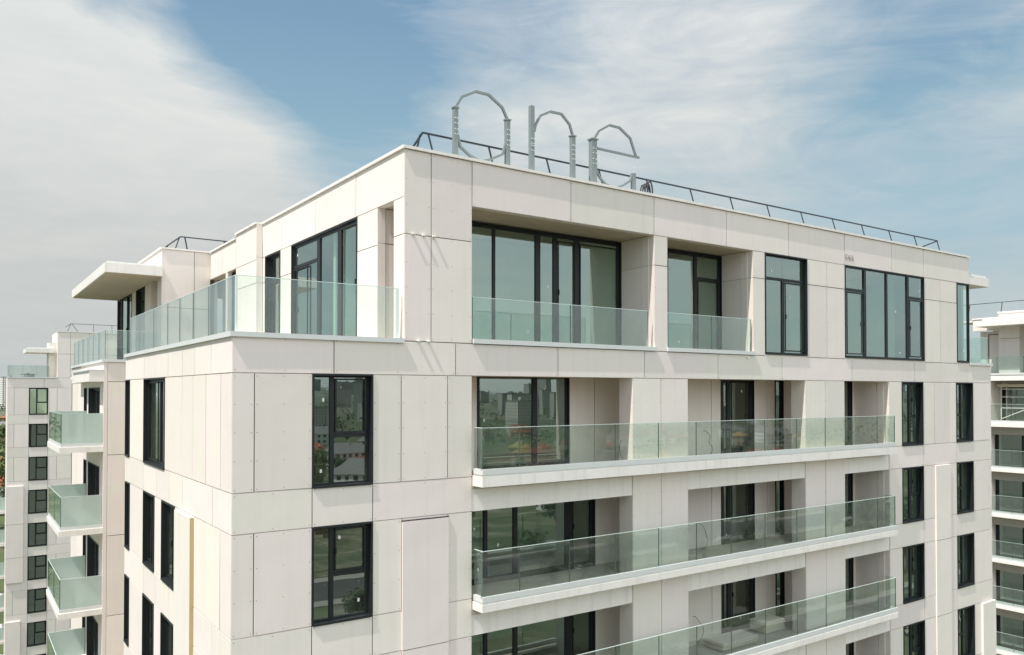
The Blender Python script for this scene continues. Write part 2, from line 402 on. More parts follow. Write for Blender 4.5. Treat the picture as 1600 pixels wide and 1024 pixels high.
# ---- long balconies in front of the loggias (each a part; its panes are sub-parts)
BX = [5.45, 6.53, 8.03, 9.54, 11.09, 12.56, 14.01, 15.54, 17.09, 18.59, 20.08, 21.58, 22.68]
for L in range(7):
    F_ = FLR[L]; m = MB()
    zb = F_-.10 if L else F_-.16
    m.box(5.46, 22.74, -.42, 0.03, zb, F_+.08)                         # white edge beam
    m.box(5.50, 22.71, -.385, 0.02, F_+.083, F_+.12, 1)
    m.box(5.47, 22.73, -.41, -.33, F_+.12, F_+.245, 1)                 # metal shoe holding the glass
    m.box(5.47, 5.55, -.33, -.02, F_+.12, F_+.245, 1); m.box(22.65, 22.73, -.33, -.02, F_+.12, F_+.245, 1)
    m.box(5.56, 22.64, -.33, .02, F_+.121, F_+.135, 2)
    o = m.build('balcony', [M['white'], M['sill'], M['concrete']], B)
    gt = (31.80 if L == 0 else F_+1.27)
    glass_row(o, FS, BX, .37, F_+.235, gt)
    for x in (5.51, 22.69):
        fx = Frame(x, -.35, 0, 1, -1, 0); glass_row(o, fx, [0, .34], 0, F_+.235, gt)

# ================================================================== PENTHOUSE
FP = Frame(3.69, 0, 0, 1, -1, 0)
w = MB()
# south front panels
sk = [(5.44, 11.32, PF, PT), (11.84, 15.5, PF, PT), (16.07, 18.2, PF, PT), (20.3, 25.4, PF, PT), (27.85, 28.82, PF, PT)]
panels(w, FS, [3.69, 4.36, 5.44], [33.75, 36.11, 37.98])
panels(w, FS, [5.44, 8.39, 11.32, 14.3, 17.25, 20.3, 23.2, 25.4, 28.82], [PT, 37.98])
for (a, b) in ((11.32, 11.84), (15.5, 16.07)): panels(w, FS, [a, b], [33.75, 36.11, PT])
panels(w, FS, [18.2, 19.28, 20.3], [33.75, 36.11, PT]); panels(w, FS, [25.4, 26.6, 27.85], [33.75, 36.11, PT])
for (a, b) in ((16.07, 18.2), (20.3, 25.4), (27.85, 28.82)): FS.box(w, a, b, -.2, -.003, 33.70, PF-.02, 0)
FS.box(w, 5.44, 11.32, -.2, -.022, 33.70, 33.75, 1); FS.box(w, 11.84, 15.5, -.2, -.022, 33.70, 33.75, 1)
# corner pillar: west face, inner faces
panels(w, FP, [0, .53], [33.75, 36.11, PT], screws=False)
w.box(3.90, 5.43, .50, .53, PF, PT, 0); w.box(5.40, 5.43, .21, .50, PF, PT, 0)
# west wall
panels(w, FP, [0, 2.59, 5.27, 8.03, 9.8], [PT, 37.98], screws=False)
panels(w, FP, [1.36, 2.5], [33.75, 36.06, PT], screws=False); panels(w, FP, [7.13, 8.12], [33.75, 36.11, PT], screws=False); panels(w, FP, [9.53, 9.8], [33.75, 36.11, PT], screws=False)
FG = Frame(3.90, 1.36, 1, 0, 0, -1)
panels(w, FG, [0, .53, 1.6], [PF, 36.11, PT], screws=False)
w.box(3.69, 3.89, 1.345, 1.359, PF, 36.10, 0); w.box(3.69, 3.89, 1.345, 1.359, 36.115, PT, 0)
# jog to x = 3.49
FJ = Frame(3.49, 0, 0, 1, -1, 0)
w.box(3.49, 3.68, 9.80, 9.82, 33.75, 36.105, 0); w.box(3.49, 3.68, 9.80, 9.82, 36.115, PT-.005, 0); w.box(3.49, 3.68, 9.80, 9.82, PT+.005, 37.98, 0)
panels(w, FJ, [9.82, 12.07], [33.75, 36.11, 36.85, 37.98], [(9.8, 9.9, 0, 99)], screws=False)
panels(w, FJ, [12.07, 13.7, 15.4], [36.85, 37.83], screws=False)
w.box(3.49, 3.70, 13.1, 13.32, 33.8, 36.85, 0)
w.box(4.7, 4.8, 13.3, 15.4, 33.8, 36.85, 0)
w.box(3.5, 4.8, 12.1, 15.4, 36.84, 36.86, 3)
# recess side walls in the loggias
for x in (11.32, 15.5): w.box(x+.001, x+.022, .019, .204, PF, 36.105, 0); w.box(x+.001, x+.022, .019, .204, 36.115, PT, 0)
FP.box(w, 1.362, 1.381, -.204, -.019, PF, 36.10, 0)
w.box(5.418, 5.438, .019, .204, PF, PT, 0)
for (x, d) in ((11.32, 1.3), (15.5, 1.2)):
    for (a, b) in ((.205, .46), (.47, d)):
        w.box(x-.02, x+.001, a, b, PF, 36.105, 0); w.box(x-.02, x+.001, a, b, 36.115, PT, 0)
    w.box(x+.001, x+.2, .205, d, PF, PT, 1)
w.box(11.84, 11.86, .2, 1.2, PF, PT, 0); w.box(5.44, 15.6, 1.5, 1.62, PT, 37.2, 0)
w.build('penthouse_wall', [M['panel'], M['joint'], M['screw'], M['soffit']], B)
# loggia ceilings, roof plate, parapet copings
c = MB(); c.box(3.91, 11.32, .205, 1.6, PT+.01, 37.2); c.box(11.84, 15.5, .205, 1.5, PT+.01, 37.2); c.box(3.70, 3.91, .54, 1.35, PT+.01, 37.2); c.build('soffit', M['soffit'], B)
c = MB(); c.box(3.9, 28.7, .2, 15.3, 37.25, 37.5); c.box(2.0, 28.7, 15.5, 25.0, 37.25, 37.5); c.box(28.62, 28.80, .2, 11.4, 33.8, 37.98); c.box(3.9, 28.7, 15.2, 15.28, 33.8, 37.9); c.build('roof', M['roof'], B)
c = MB()
c.box(3.64, 28.87, -.05, .30, 37.985, 38.05); c.box(3.64, 3.99, .30, 9.80, 37.985, 38.05); c.box(3.44, 3.79, 9.80, 12.09, 37.985, 38.05)
c.box(3.44, 3.79, 12.09, 15.33, 37.84, 37.90); c.box(28.52, 28.87, .30, 11.4, 37.985, 38.05)
c.box(1.73, 3.44, 15.33, 15.66, 37.84, 37.90); c.box(1.73, 2.08, 15.66, 24.6, 37.84, 37.90)
c.build('coping', M['white'], B)
# flashings (thin projecting sills) at terrace / loggia edges
c = MB()
c.box(-.05, 3.67, -.055, .22, 33.70, 33.80); c.box(-.05, .22, .22, LY, 33.70, 33.80)
c.box(5.46, 11.38, -.055, .20, 33.752, 33.86); c.box(11.80, 15.56, -.055, .20, 33.752, 33.86)
c.box(28.83, 30.68, -.055, .2, 33.70, 33.80); c.box(30.4, 30.68, .2, 11, 33.70, 33.80)
c.box(.05, 3.69, .22, LY, 33.66, 33.74)
c.build('flashing', M['sill'], B)
c = MB()
for x in (3.86, 4.12, 4.38):
    c.box(x, x+.075, -.06, -.002, 36.10, 36.125); 
for x in (4.0, 4.25): c.box(x, x+.075, -.06, -.002, 33.745, 33.77)
for x in (15.2,): c.box(x, x+.06, -.05, -.002, 33.66, 33.69)
c.build('cladding_clip', M['white'], B)
# windows
window(B, Frame(0, 1.3, 1, 0, 0, -1), 5.50, 11.29, PF, PT-.02, .05, [(6.94, .07), (8.34, .16), (8.93, .13), (9.69, .16)], [], [(9.0, 9.62, PF+.1, PT-.2), (9.77, 11.2, PF+.1, PT-.2)], stickers=2, jamb=.07)
window(B, Frame(0, 1.2, 1, 0, 0, -1), 11.87, 15.48, PF, PT-.02, .05, [(13.1, .07), (14.33, .12)], [(14.33, 15.4, 36.14)], [(14.4, 15.38, PF+.1, 36.08)], stickers=2, jamb=.07)
window(B, FS, 16.07, 18.2, PF-.02, PT, .10, [(17.07, .10, 36.15)], [(16.1, 18.15, 36.17)], [(17.14, 18.1, PF+.1, 36.1)], stickers=2)
window(B, FS, 20.3, 25.4, PF-.02, PT, .03, [(21.52, .13), (22.89, .1), (24.30, .13)], [(20.35, 21.52, 36.12), (24.3, 25.35, 36.10)], [(20.4, 21.44, PF+.1, 36.05), (24.38, 25.31, PF+.1, 36.03)], stickers=3)
window(B, FS, 27.85, 28.81, PF-.02, PT, .02, [], stickers=1)
window(B, FP, 2.5, 7.13, PF-.04, PT-.02, .06, [(3.70, .22), (5.14, .2)], [(5.24, 7.1, 36.25)], [(5.9, 7.0, PF+.05, 36.18), (2.58, 3.55, PF+.05, PT-.12)], stickers=1, jamb=.07)
window(B, FP, 8.12, 9.53, PF-.04, PT-.02, .14, [], [(8.15, 9.5, 36.12)], [(8.2, 9.45, PF+.05, 36.05)], jamb=.07)
window(B, Frame(3.62, 0, 0, 1, -1, 0), 11.95, 12.95, PF-.04, 36.83, .12, [], jamb=.08)
# terrace balustrade on the west terrace
glass_row(B, Frame(0, .10, 1, 0, 0, -1), [.10, 3.60], 0, 33.83, 34.90)
glass_row(B, Frame(.10, 0, 0, 1, -1, 0), [.12, 2.15, 3.5, 4.82, 6.17, 7.93, 9.97, 11.5], 0, 33.83, 34.90)
glass_row(B, Frame(0, .04, 1, 0, 0, -1), [5.47, 8.4, 11.12], 0, 33.87, 34.83); glass_row(B, Frame(0, .04, 1, 0, 0, -1), [11.87, 13.68, 15.44], 0, 33.87, 34.83)
glass_row(B, Frame(0, .08, 1, 0, 0, -1), [28.9, 30.56], 0, 33.80, 34.85); glass_row(B, Frame(30.58, 0, 0, 1, 1, 0), [.12, 3, 6, 9], 0, 33.80, 34.85)
c = MB()
for (x, y) in ((3.58, .10), (.10, .10)): c.box(x-.02, x+.02, y-.02, y+.02, 33.79, 34.9)
c.build('glass_clamp', M['edge'], B)
# east canopy
c = MB(); c.box(28.83, 30.6, .02, 4.5, 36.95, 37.30); c.box(28.83, 30.5, .1, 4.5, 37.30, 37.40, 1); c.build('canopy', [M['white'], M['sill']], B)
# faded painted marking on the panel above the wide window
fc = bpy.data.curves.new('marking', 'FONT'); fc.body = 'E4/6'; fc.size = .30; fc.extrude = .001; fc.materials.append(M['ink'])
ft = bpy.data.objects.new('marking_text', fc); COL.objects.link(ft); bpy.context.view_layer.update()
fm = bpy.data.meshes.new_from_object(ft.evaluated_get(bpy.context.evaluated_depsgraph_get())); bpy.data.objects.remove(ft)
if not fm.materials: fm.materials.append(M['ink'])
fo = bpy.data.objects.new('marking', fm); COL.objects.link(fo); fo.parent = B; fo.location = (20.32, -.012, 37.10); fo.rotation_euler = (math.pi/2, 0, 0); fo.scale = (.95, .95, 1)

# ================================================================== NORTH WING of the same building (x = 0 plane from y = 16)
w = MB(); F16 = Frame(0, 16, 1, 0, 0, -1)
zs = [0, 3, 6, 9, 12, 15.6, 18.8, 21.8, 24.65, 27.5, 30.38, 33.0, 33.70]
panels(w, F16, [.12, 3.4], zs, screws=False)
FN = Frame(0, 16, 0, 1, -1, 0)
w.box(-.001, .12, 15.998, 16.2, 0, 33.70, 0)
for i in range(len(zs)-1):
    z0, z1 = zs[i], zs[i+1]
    if z0 < 12.5 or z0 > 32.9: panels(w, FN, [.2, 3.8, 4.6, 9.4], [z0, z1], screws=False); continue
WF = [30.62, 27.72, 24.86, 22.0, 19.14, 16.28, 13.42]
for L in range(7):
    f = WF[L]; t = f+2.18; up = 33.0 if L == 0 else WF[L-1]
    panels(w, FN, [.2, .94], [f, up], screws=False); panels(w, FN, [3.81, 4.37], [f, up], screws=False); panels(w, FN, [5.14, 7.2, 9.4], [f, up], screws=False)
    FN.box(w, .94, 3.81, -.2, -.002, t, up, 0); FN.box(w, 4.37, 5.14, -.2, -.002, t, up, 0); FN.box(w, 4.37, 5.14, -.2, -.002, f, f+.02, 0)
w.box(0.0, 3.4, 25.2, 25.4, 0, 33.7, 0)
w.build('wall', [M['panel'], M['joint'], M['screw']], B)
for L in range(7):
    f = WF[L]; t = f+2.18
    window(B, FN, .94, 3.81, f+.01, t, .18, [(2.0, .12), (2.9, .08)], [], [(.98, 1.95, f+.1, t-.1)], jamb=.08)
    window(B, FN, 4.37, 5.14, f+.02, t, .2, [])
    m = MB()
    m.box(-1.37, -.003, 16.02, 20.35, f-.12, f+.08); m.box(-1.33, -.003, 16.06, 20.30, f+.08, f+.20, 1)
    o = m.build('balcony', [M['white'], M['sill']], B)
    glass_row(o, Frame(0, 16.09, 1, 0, 0, -1), [-1.31, -.02], 0, f+.2, f+1.24, 'frost', 'glass_panel')
    glass_row(o, Frame(-1.31, 16.1, 0, 1, -1, 0), [.02, 2.1, 4.18], 0, f+.2, f+1.24, 'rglass')
    glass_row(o, Frame(0, 20.28, 1, 0, 0, -1), [-1.31, -.02], 0, f+.2, f+1.24, 'frost')
# top ledge, canopy slab over the uppermost balcony
c = MB(); c.box(-.06, 3.4, 15.94, 16.3, 33.70, 33.80); c.box(-.06, .3, 16.3, 25.4, 33.70, 33.80); c.build('flashing', M['sill'], B)
c = MB(); c.box(-.47, -.003, 16.02, 20.6, 33.0, 33.38); c.box(-.40, -.003, 16.5, 22.2, 33.15, 33.25); c.box(-.52, -.003, 16.0, 21.0, 33.38, 33.43, 1); c.build('canopy', [M['white'], M['sill']], B)
# penthouse of the wing
w = MB()
F15 = Frame(0, 15.38, 1, 0, 0, -1)
panels(w, F15, [1.78, 2.91, 3.49], [33.8, 35.72, 37.84], screws=False)
FQ = Frame(1.78, 15.38, 0, 1, -1, 0)
panels(w, FQ, [.2, 4.4], [36.9, 37.84], screws=False); w.box(1.779, 1.9, 15.379, 15.58, 33.8, 37.84, 0)
panels(w, FQ, [.2, .75], [33.8, 35.72, 36.9], screws=False); panels(w, FQ, [2.0, 3.1], [33.8, 35.72, 36.9], screws=False); panels(w, FQ, [4.9, 5.9], [33.8, 35.72, 36.9], screws=False)
w.box(2.5, 2.6, 16.1, 17.4, 33.8, 36.9, 0); w.box(1.8, 2.5, 17.36, 17.4, 33.8, 36.9, 0)
w.box(1.78, 1.98, 19.78, 24.9, 36.9, 37.84, 0); w.box(3.7, 3.8, 15.6, 25.0, 33.8, 36.9, 0)
w.box(2.0, 3.7, 24.8, 25, 33.8, 37.84, 0)
w.build('penthouse_wall', [M['panel'], M['joint'], M['screw']], B)
window(B, FQ, 3.1, 4.9, 33.8, 36.88, .12, [(3.5, .08)], [(3.1, 4.9, 35.0)], jamb=.1)
window(B, FQ, 5.9, 9.45, 33.8, 36.88, .05, [(7.2, .1), (8.6, .1)], [], [(6.0, 7.1, 33.9, 36.8)], jamb=.08)
window(B, Frame(0, 24.85, 1, 0, 0, 1), 1.9, 3.4, 33.8, 36.88, .05)
c = MB(); c.box(-.10, 1.77, 15.2, 24.7, 36.82, 37.16); c.box(-.02, 1.77, 15.3, 24.6, 37.16, 37.22, 1); c.build('canopy', [M['white'], M['sill']], B)
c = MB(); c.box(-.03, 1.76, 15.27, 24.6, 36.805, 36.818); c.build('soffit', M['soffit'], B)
glass_row(B, Frame(0, 16.1, 1, 0, 0, -1), [.1, 1.6, 3.3], 0, 33.82, 34.85)
glass_row(B, Frame(.06, 16, 0, 1, -1, 0), [.15, 1.7, 3.2, 4.7, 6.2, 7.7, 9.1], 0, 33.82, 34.85)
c = MB(); c.box(.05, 3.7, 16.3, 25.2, 33.66, 33.74); c.build('roof', M['roof'], B)

# ================================================================== things on the roof
def guard_rail(label, corners, zt, zb, inset, posts, name='roof_railing', closed=False, w_=.038):
    """corners: top-rail polyline (x,y); feet lean outwards by inset vectors"""
    c0 = corners[0]; t = thing(name, label, 'railing', (c0[0], c0[1], zb), 'dark roof guard rails')
    def loc(p): return (p[0]-c0[0], p[1]-c0[1], p[2]-zb)
    for i in range(len(corners)-1):
        m = MB(); p_, q_ = [(*c, zt)[:3] if len(c) == 2 else c for c in corners[i:i+2]]; m.bar(loc(p_), loc(q_), w_); m.build('top_rail', M['rail'], t)
    for (x, y, ix, iy) in posts:
        m = MB(); m.bar(loc((x, y, zt - (.17 if len(corners[0]) == 3 and y > 1 else 0))), loc((x+ix, y+iy, zb)), w_*.95); m.box(*[a+b for a, b in zip((x+ix-c0[0],)*2, (-.06, .06))], *[a+b for a, b in zip((y+iy-c0[1],)*2, (-.06, .06))], 0, .015)
        m.build('post', M['rail'], t)
    return t
ps = [(4.72, .8, 0.2, -.25)] + [(4.62+i*1.8, .8, 0.16, -.27) for i in range(1, 13)] + [(27.95, .8, .1, -.27)]
pl = [(4.67, 1.7+i*1.85, -.3, 0.1) for i in range(0, 5)]; pl[0] = (4.59, .95, -.3, 0)
pr = [(28.0, 1.9+i*1.85, .3, 0.1) for i in range(0, 5)]
guard_rail('long dark guard rail round the main roof edge in front of the letter frames', [(4.85, 9.3, 38.5), (4.66, 1.6, 38.47), (4.57, .8), (28.0, .8), (28.1, 1.8, 38.5), (28.0, 9.3, 38.5)], 38.705, 38.06-.56, .3, [(a, b, c_, d) for a, b, c_, d in ps+pl+pr])
guard_rail('dark steel guard rail on the lower wing roof, left of the main penthouse', [(2.6, 24.0), (2.6, 16.2), (28.0, 16.2)], 38.5, 37.5, .3, [(2.6, 16.4, -.3, .1), (2.6, 18.4, -.3, .1), (2.6, 20.3, -.3, .1), (2.6, 23, -.3, .1), (2.75, 16.2, .12, -.3), (4.2, 16.2, .12, -.3), (6, 16.2, .1, -.3), (8, 16.2, .1, -.3)])

LYP = .45
KS = (15.69+.45)/(15.69+1.2)
KX = lambda x: -4.39+(x+4.39)*KS
KZ = lambda z: 32.62+(z-32.62)*KS
def letter(label, x0, posts, arcs, ch=.056):
    x0 = KX(x0); posts = [(KX(a), KX(b), KZ(z), q) for a, b, z, q in posts]; arcs = [[(KX(x), KZ(z)) for x, z in A] for A in arcs]
    t = thing('letter_frame', label, 'sign', (x0, LYP, 37.5), 'galvanised steel frames of the roof lettering')
    def loc(x, z, dy=0): return (x-x0, dy, z-37.5)
    for (a, b, zt, cap) in posts:
        m = MB(); wd = (b-a)*.66; c = (a+b)/2-x0
        m.box(c-wd/2, c+wd/2, -wd*.42, wd*.42, 0.01, zt-37.5)
        m.box(c-wd*.9, c+wd*.9, -wd*.7, wd*.85, 0, .02)
        if cap: m.box(c-wd*.66, c+wd*.66, -wd*.6, wd*.6, zt-37.5, zt-37.5+.035)
        m.build('post', M['zinc'], t)
        m = MB()
        for dz in (-.02, .1):
            for dx in (-.28, .28):
                for zz in (38.7, zt-.35 if cap else zt-.95): m.box(c+dx*wd-.012, c+dx*wd+.012, -wd*.42-.02, -wd*.42, zz-37.5+dz, zz-37.5+dz+.025)
        m.build('bolt', M['sill'], t)
    for pts in arcs:
        m = MB()
        P = [Vector(loc(*p)) for p in pts]; Yv = Vector((0, 1, 0)); ring = []
        for i, p in enumerate(P):
            t0 = (P[i]-P[i-1]).normalized() if i else (P[1]-P[0]).normalized(); t1 = (P[i+1]-P[i]).normalized() if i < len(P)-1 else t0
            c0 = (t0+t1).normalized(); nn = c0.cross(Yv); k = 1/max(.5, c0.dot(t0)); ring.append([p+nn*(a*ch/2*k)+Yv*(b*ch*.45) for a, b in ((-1,-1),(1,-1),(1,1),(-1,1))])
        base = len(m.v)
        for r_ in ring: m.v += [tuple(q) for q in r_]
        for i in range(len(P)-1):
            for k in range(4): m.f.append((base+4*i+k, base+4*i+(k+1)%4, base+4*i+4+(k+1)%4, base+4*i+4+k)); m.m.append(0)
        for i in (0, len(P)-1): m.f.append(tuple(base+4*i+k for k in range(4))); m.m.append(0)
        m.build('chord', M['zinc'], t)
    return t
letter('round letter frame at the left: two capped posts joined by a tall segmented arch', 5.72,
       [(5.61, 5.79, 39.62, 1), (7.17, 7.35, 39.62, 1)],
       [[(5.71, 39.66), (5.88, 39.94), (6.3, 40.17), (6.68, 40.17), (7.1, 39.93), (7.26, 39.65)],
        [(5.76, 39.0), (5.84, 38.7), (6.13, 38.52), (6.45, 38.43)], [(7.2, 39.0), (7.11, 38.73), (6.76, 38.54), (6.45, 38.43)]])
letter('middle letter frame: tall bare post with an arch dropping onto a shorter capped post', 8.04,
       [(7.94, 8.13, 40.16, 0), (9.33, 9.52, 39.60, 1)],
       [[(8.12, 39.5), (8.16, 39.68), (8.32, 39.96), (8.66, 40.14), (9.04, 40.15), (9.32, 39.92), (9.43, 39.63)]])
letter('right-hand letter frame: wide capped post with half arch, crossbar and short stub post', 10.17,
       [(10.02, 10.29, 39.64, 1), (11.60, 11.78, 38.95, 0)],
       [[(10.19, 39.68), (10.37, 39.94), (10.77, 40.18), (11.15, 40.18), (11.57, 39.95), (11.79, 39.47)], [(10.3, 39.44), (11.92, 39.45)],
        [(10.28, 38.80), (10.45, 38.6), (10.62, 38.48), (10.9, 38.42)], [(11.64, 38.90), (11.56, 38.72), (11.27, 38.54), (10.95, 38.42)]])
t = MB()
for k in range(4):
    cx, dy = 11.72+.028*k, -.03*k
    t.tube([(cx-.20+.035*k+.10*(1-math.cos(a)), dy, .26+.30*math.sin(a)+.04*k) for a in [math.pi*i/12 for i in range(13)]], .022, 6)
    t.tube([(cx-.20+.035*k, dy, .26+.04*k), (cx-.22+.035*k, dy-.02, 0.02)], .022, 6); t.tube([(cx+.0+.035*k, dy, .26+.04*k), (cx+.03+.03*k, dy+.03, 0.02)], .022, 6)
o = t.build('cable_coil', M['cable']); o.location = (0, .74, 38.0-.06); tag(o, 'black cable hung in loops over the roof rail beside the right-hand letter frame', 'cable')

# ================================================================== loose things on the balconies
def cable(pts, label, y):
    t = MB(); 
    P = [Vector(p) for p in pts]; Q = []
    for i in range(len(P)-1):
        a = P[max(i-1, 0)]; b = P[i]; c = P[i+1]; d = P[min(i+2, len(P)-1)]
        for k in range(5):
            u = k/5; Q.append(.5*((2*b)+(-a+c)*u+(2*a-5*b+4*c-d)*u*u+(-a+3*b-3*c+d)*u**3))
    Q.append(P[-1]); t.tube([tuple(q-P[0]) for q in Q], .008, 5)
    o = t.build('loose_cable', M['cable']); o.location = P[0]; tag(o, label, 'cable', 'cable ends hanging from the balcony walls')
for L, txt in ((0, 'black cable end drooping from the wall of the upper long balcony, right bay'), (1, 'black cable end drooping on the second long balcony from the top'), (2, 'looped cable end on the wall above the third long balcony')):
    z = FLR[L]; x = 15.05-.25*L
    cable([(x, 1.585, z+.78), (x+.04, 1.5, z+.77), (x+.16, 1.45, z+.60), (x+.12+.1*L, 1.45, z+.40), (x+.26, 1.42, z+.22), (x+.12, 1.4, z+.06), (x-.1, 1.35, z+.02)], txt, 0)
cable([(10.53, .45, 31.3), (10.46, .40, 31.32), (10.36, .35, 31.15), (10.38, .33, 30.9), (10.44, .3, 30.85)], 'short cable end curling off the first pier of the upper long balcony', 0)
for (nx, x0, x1, y0, y1, n, lab) in (('board_stack', 14.5, 16.1, .25, 1.0, 8, 'low stack of pale boards lying on the third long balcony, nearer bay'), ('board_stack', 17.0, 18.0, .7, 1.3, 12, 'taller small stack of pale boards behind the pier of the third long balcony')):
    t = MB(); z = 0
    for k in range(n):
        j = random.uniform(-.09, .09); t.box(j, x1-x0+j, random.uniform(0, .05), y1-y0, z, z+.028, k % 2); z += .031
    o = t.build(nx, [M['timber'], M['plaster']]); o.location = (x0, y0+.05, FLR[2]+.002); o.rotation_euler = (0, 0, random.uniform(-.06, .06)); tag(o, lab, 'boards', 'board stacks on the balcony')

# ================================================================== FAR WEST BLOCK (left edge)
CB = thing('apartment_building', 'distant cream apartment block at the left edge with a single column of dark windows', 'building', (-.6, 65, 0))
class Sub(Frame):
    pass
def rel(fr, root): return Frame(fr.o[0]-root[0], fr.o[1]-root[1], *fr.a, *fr.n)
r0 = (-.6, 65)
FC = rel(Frame(0, 65, 1, 0, 0, -1), r0); FCW = rel(Frame(-.6, 65, 0, 1, -1, 0), r0)
w = MB(); TOPS = TOP + [12.71, 9.85]; SILLS = SILL + [10.67, 7.81]
panels(w, FC, [-.6, 2.1, 4.6, 7.4, 10.4], [33.0, 33.85], screws=False)
for L in range(9):
    T, b = TOPS[L], SILLS[L]; lo = TOPS[L+1] if L < 8 else 6.99
    panels(w, FC, [-.6, -.12, .97, 2.41, 3.1, 5.0, 7.6, 10.4], [b, T], [(.97, 2.41, b, T)], screws=False)
    panels(w, FC, [-.6, .97, 2.41, 5.0, 10.4], [lo, b], screws=False)
panels(w, FC, [-.6, 2.4, 5, 10.4], [0, 3.5, 6.99], screws=False)
panels(w, FCW, [0.2, 2.6], [0, 3.5, 6.99] + sorted(TOPS) + [33.85], screws=False)
FC.box(w, -.66, .62, .002, .13, 16.3, 24.55, 0); FC.box(w, -.66, .45, .002, .13, 0, 13.0, 0)
for z in (18.43, 21.29): FC.box(w, -.658, .618, .1301, .132, z-.01, z+.01, 1)
w.box(.02, 1.4, 2.4, 2.6, 0, 33.8, 0); w.box(1.2, 1.4, 2.6, 11.8, 0, 33.8, 0); w.box(1.2, 11, 11.8, 12, 0, 33.8, 0); w.box(10.8, 11, .2, 11.8, 0, 33.8, 0)
w.build('wall', [M['panel'], M['joint'], M['screw']], CB)
for L in range(9):
    b, t = SILLS[L], TOPS[L]
    window(CB, FC, .97, 2.41, b, t, .15, [(1.55, .09)], [(1.55, 2.35, b+1.05)], [(1.6, 2.32, b+1.1, t-.1)], jamb=.06)
c = MB(); FC.box(c, -.68, 3.1, -.3, .08, 33.85, 33.95); c.build('flashing', M['sill'], CB)
glass_row(CB, FC, spread(-.5, 2.5, 3), -.1, 33.95, 34.95); glass_row(CB, FCW, spread(.2, 2.6, 2), -.1, 33.95, 34.95)
w = MB()
panels(w, FC, [3.1, 4.1, 5.6, 10.4], [33.9, 36.0, 37.95], screws=False); FC.box(w, 3.1, 3.3, -5, -.2, 33.9, 37.95, 0)
FC.box(w, 2.5, 3.1, -2.6, -.9, 33.9, 37.0, 0)
w.build('penthouse_wall', [M['panel'], M['joint'], M['screw']], CB)
c = MB(); FC.box(c, 3.05, 10.45, -.3, .05, 37.95, 38.02); c.build('coping', M['white'], CB)
c = MB(); FC.box(c, .75, 2.9, -4.0, -.5, 36.1, 36.45); FC.box(c, .9, 2.9, -3.8, -.6, 36.45, 36.55, 1); c.build('canopy', [M['white'], M['sill']], CB)
s = MB()
for L in range(9): s.box(1.41, 10.7, .3, 11.6, FLR[L]-.24 if L < 7 else TOPS[L]-2.4, FLR[L] if L < 7 else TOPS[L]-2.15)
s.build('floor_slab', M['concrete'], CB)
r = MB(); r.box(.3, 10.5, 4, 4.1, .3, 33.6); r.box(3.6, 3.7, .3, 4, .3, 33.6); r.build('partition_wall', M['room'], CB)
for k in range(7):   # balconies along its sunlit west side
    f = 22.0-2.86*k; m = MB()
    m.box(-1.3, 1.19, 3.0, 9.0, f-.12, f+.12); m.box(-1.26, 1.19, 3.05, 8.95, f+.12, f+.22, 1); o = m.build('balcony', [M['white'], M['sill']], CB)
    glass_row(o, Frame(0, 3.1, 1, 0, 0, -1), [-1.22, 1.1], 0, f+.2, f+1.3, 'frost'); glass_row(o, Frame(-1.22, 3.1, 0, 1, -1, 0), [.02, 2.9, 5.8], 0, f+.2, f+1.3)
guard_rail('small dark guard rail on the roof of the distant left-edge block', [(4.2, 70), (4.2, 65.6), (11, 65.6)], 38.75, 38.0, .3, [(4.2, 65.7, -.3, 0), (4.25, 65.6, .5, -.3), (6, 65.6, 0, -.2), (7.5, 65.6, 0, -.2), (9, 65.6, 0, -.2)])

# ================================================================== EAST BLOCK (right edge)
r1 = (50, 0)
EB = thing('apartment_building', 'apartment block at the right edge with stacked loggias and white slab edges', 'building', (50, 0, 0))
FE2 = Frame(0, 0, 0, -1, -1, 0)      # a runs towards the camera side (-y)
E0, E1 = -11.3, 3.0
w = MB()
for L in range(7):
    z0 = FLR[L]; up = PF-.1 if L == 0 else FLR[L-1]-.1
    FE2.box(w, E0, -8.7, -1.5, -.0, z0+.08, up-.004, 0)
    FE2.box(w, 2.7, 3.0, -.6, -.0, z0+.08, up-.004, 0)
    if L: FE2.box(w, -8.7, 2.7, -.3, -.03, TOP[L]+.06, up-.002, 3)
    dp = 1.5 if L == 0 else .5
    FE2.box(w, -8.7, E1, -dp-.12, -dp, z0+2.35, up, 0)
    for a in (-3.5, 1.7): FE2.box(w, a, a+.35, -dp-.12, -dp, z0, z0+2.35, 0)
FE2.box(w, E0, E1, -.2, 0, 0, 13.3, 0)
FE2.box(w, E0-.001, E0+.2, -12, -.0, 0, 33.7, 0)
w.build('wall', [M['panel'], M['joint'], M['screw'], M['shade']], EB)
for L in range(7):
    z0 = FLR[L]
    for (a, b) in ((-8.68, -3.5), (-3.15, 1.7), (2.05, 3.0)):
        window(EB, Frame(1.5 if L == 0 else .5, 0, 0, -1, -1, 0), a, b, z0, z0+2.35, .05, [(a+1.6, .12), (a+3.2, .12)] if a < 2 else [], jamb=.14)
    m = MB(); FE2.box(m, E0, E1, -.25, .42, z0-.10 if L else z0-.18, z0+.08); FE2.box(m, E0+.05, E1, -.2, .38, z0+.08, z0+.22, 1)
    o = m.build('balcony', [M['white'], M['sill']], EB)
    glass_row(o, FE2, spread(-8.75, 2.5, 8), .36, z0+.22, z0+1.25)
    glass_row(o, Frame(-.36, 8.75, 1, 0, 0, 1), [0, .34], 0, z0+.22, z0+1.25)
s = MB()
for L in range(7): s.box(.2, 12, -E1, 11.1, FLR[L]-.24, FLR[L]-.001)
s.box(.2, 12, -E1, 11.1, 33.45, 33.78); s.build('floor_slab', M['concrete'], EB)
